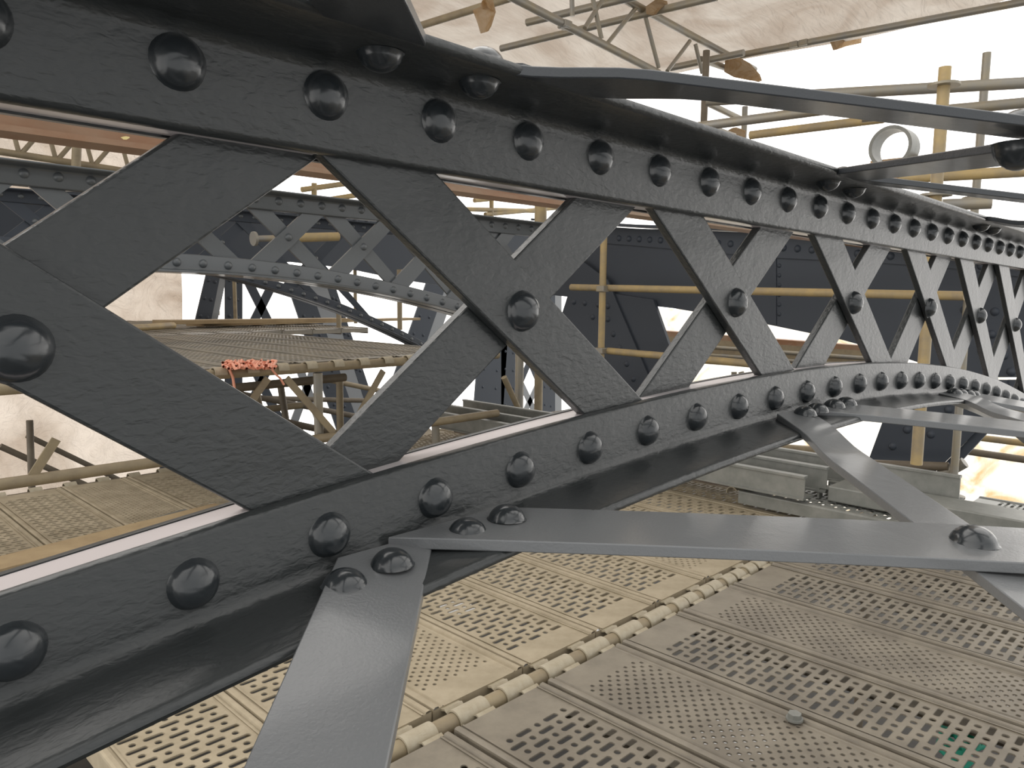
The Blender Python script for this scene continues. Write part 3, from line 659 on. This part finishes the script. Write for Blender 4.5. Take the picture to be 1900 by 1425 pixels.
# khaki staging beams in the distance under the plate girder
XF = 7.5
root = empty('staging_beam', at(1224, 620, X=XF), 'deep khaki staging beam under the plate girder, seen between the flats', 'beam')
P = [at(x, y, X=XF) for x, y in ((1205, 622), (1660, 655), (1660, 700), (1205, 668))]
MB().prism(P, (.12, 0, 0)).build('beam_side', M_tube, root)
for f in (.3, .62):
    Q = [P[0]+(P[3]-P[0])*f, P[1]+(P[2]-P[1])*f]; MB().tube(Q[0], Q[1], .022, 8).build('side_rib', M_tubeg, root, smooth=60)
P = [at(x, y, X=XF) for x, y in ((1205, 612), (1660, 646), (1660, 655), (1205, 622))]
MB().prism(P, (.14, 0, 0)).build('top_plate', M_rust, root)
for i, px in enumerate((1362, 1375, 1402)):
    tb('scaffold_tube', at(px, 690, X=6.5), at(px+(0, 12, 10)[i], 730, X=6.5), .026, M_tubeg, f'short leg below the ochre tube in the bright triangle, {ordn[i]} from the left', group='short legs in the bright triangle')

# ------------------------------------------------------------------ roof truss, purlins, eave tube, rags
YT = 3.3
tr = empty('roof_truss', at(1170, 30, Y=YT), 'lattice truss of grey tubes sloping down under the roof sheeting', 'roof truss')
def tp(x, y): return at(x, y, Y=YT)
MB().tube(at(1060, -55, Y=YT), tp(1400, 129), .026, 16).build('top_tube', M_tubeg, tr, smooth=50)
MB().tube(at(880, -42, Y=YT), tp(1222, 136), .026, 16).build('bottom_tube', M_tubeg, tr, smooth=50)
MB().tube(tp(1300, 110), tp(1408, 147), .024, 16).build('bottom_tube', M_tubeg, tr, smooth=50)
for a_, c_ in (((1060, -40), (1062, 30)), ((1096, -20), (1116, 72)), ((1182, 12), (1126, 82)), ((1195, 22), (1222, 126)), ((1280, 76), (1238, 132)), ((1290, 82), (1303, 136)), ((1130, -20), (1085, 52))):
    MB().tube(tp(*a_), tp(*c_), .015, 10).build('lacing', M_tubeg, tr, smooth=50)
for q in ((1048, 46), (1226, 18), (1363, 118)): coupler(tr, tp(*q))
def purl(a_, c_, label, m_=M_tubeg, z=1.93, cp=()): return ledg(a_, c_, z, m_, label, cp=cp, r=.026)
purl((780, 48), (960, -8), 'brown purlin tube rising to the top edge beside the hanging rag', M_tube)
purl((978, 42), (1200, -12), 'short-ended tube crossing under the roof truss', M_tubeg)
purl((930, 90), (1330, -6), 'long purlin tube passing behind the truss, starting at the long flat bar', M_tubeg)
purl((1245, 126), (1380, 98), 'grey tube stub joining the truss end to the eave', M_tubeg, z=1.8)
purl((1366, 104), (1960, -8), 'long eave tube along the lower edge of the roof sheeting', M_tubeg, cp=(.22, .255))
tb('scaffold_tube', at(1310, 190, Y=3.0), at(1372, 220, Y=3.0), .022, M_tubeg, 'short slanting tube below the long upper flat bar')
tb('scaffold_tube', at(1320, 237, Y=2.9), at(1362, 252, Y=2.9), .02, M_tubeg, 'stub of tube beside the dark upright tube')
def rag(pts, Y, label, seed=1):
    rnd = random.Random(seed); c = [at(x, y, Y=Y+rnd.uniform(-.05, .05)) for x, y in pts]
    cen = sum(c, Vector())/len(c)+Vector((0, -.06, 0)); n = len(c)
    b = MB(); b.add(c+[cen]+[p_+Vector((0, .03, 0)) for p_ in c]+[cen+Vector((0, .09, 0))], [(i, (i+1) % n, n) for i in range(n)]+[((i+1) % n+n+1, i+n+1, 2*n+1) for i in range(n)]+[(i, i+n+1, (i+1) % n+n+1, (i+1) % n) for i in range(n)])
    return tag(b.build('plastic_rag', M_bag), label, 'plastic rag')
rag([(884, 16), (898, 10), (902, -2), (914, -4), (920, 22), (912, 48), (906, 58), (899, 60), (893, 40)], 3.1, 'torn brown plastic rag hanging from the purlin tube', 2)
rag([(1205, 10), (1222, -2), (1238, 2), (1240, 14), (1222, 28), (1206, 24)], 3.2, 'crumpled plastic wrapped round the upper joint of the truss', 3)
rag([(1352, 108), (1368, 104), (1392, 118), (1410, 138), (1414, 150), (1398, 148), (1368, 142), (1350, 132)], 3.2, 'crumpled plastic bundled round the lower end of the truss', 4)
rag([(1546, 72), (1570, 64), (1600, 66), (1598, 80), (1570, 86), (1553, 92)], 2.55, 'ragged yellow patch hanging below the eave tube coupler', 5)
rag([(1348, 246), (1366, 236), (1384, 242), (1382, 256), (1364, 258)], 2.95, 'small rag tied at the foot of the rusty upright tube', 6)
# round duct collar through the right sheeting
c = at(1651, 272, X=5.4); root = empty('duct_collar', c, 'round grey duct collar in a ragged patch, above the crossing flat bars', 'duct collar')
R_ = .135; secs = []
for i in range(37):
    t_ = 2*math.pi*i/36; u = Vector((0, math.cos(t_), math.sin(t_)))
    secs.append([c+u*(R_), c+u*(R_)+Vector((.16, 0, 0)), c+u*(R_*.84)+Vector((.16, 0, 0)), c+u*(R_*.84)])
MB().sweep(secs, closed=True).build('ring', M_galv, root, smooth=40)
b = MB(); b.box(c+Vector((.17, -.20, -.2)), c+Vector((.175, .18, -.05))); b.build('tape_patch', M_bag, root)
# far roof truss at upper left
YL = 6.2
tl = empty('roof_truss', at(120, 270, Y=YL), 'pale zigzag truss far away below the rusty beam at upper left', 'roof truss')
MB().tube(at(-40, 275, Y=YL), at(300, 328, Y=YL), .024, 10).build('bottom_tube', M_tube, tl, smooth=50)
MB().tube(at(-40, 215, Y=YL), at(330, 275, Y=YL), .024, 10).build('top_tube', M_tube, tl, smooth=50)
for i in range(5):
    x = -30+68*i; f = lambda q: 281+.156*q
    MB().tube(at(x, f(x), Y=YL), at(x+48, f(x+48)-62, Y=YL), .016, 8).build('lacing', M_tube, tl, smooth=50)
    MB().tube(at(x+48, f(x+48)-62, Y=YL), at(x+66, f(x+66), Y=YL), .016, 8).build('lacing', M_tube, tl, smooth=50)
tb('scaffold_tube', at(144, 240, Y=6.0), at(141, 310, Y=6.0), .03, M_tube, 'pale upright tube crossing the far zigzag truss')
for i, (a_, c_) in enumerate([((560, 352), (720, 330)), ((600, 372), (760, 346)), ((880, 372), (1100, 352)), ((900, 398), (1120, 378)), ((583, 340), (583, 372)), ((672, 352), (672, 392)), ((912, 372), (912, 418)), ((860, 388), (1010, 392))]):
    tb('scaffold_tube', at(*a_, Y=6.6), at(*c_, Y=6.6), .026, M_tubey, f'sunlit tube against the white sheeting above the far girder, {ordn[i]} of them', group='sunlit tubes above the far girder', n=10)
# guard rails on the left below
for i, (a_, c_, Y) in enumerate([((55, 780), (60, 930), 5.4), ((0, 828), (170, 905), 5.5), ((50, 808), (220, 890), 6.2)]):
    tb('scaffold_tube', at(*a_, Y=Y), at(*c_, Y=Y), .02, M_tubed, f'dark thin tube before the wrinkled sheeting at lower left, {["upright", "lower slanting", "upper slanting"][i]} one', n=10)
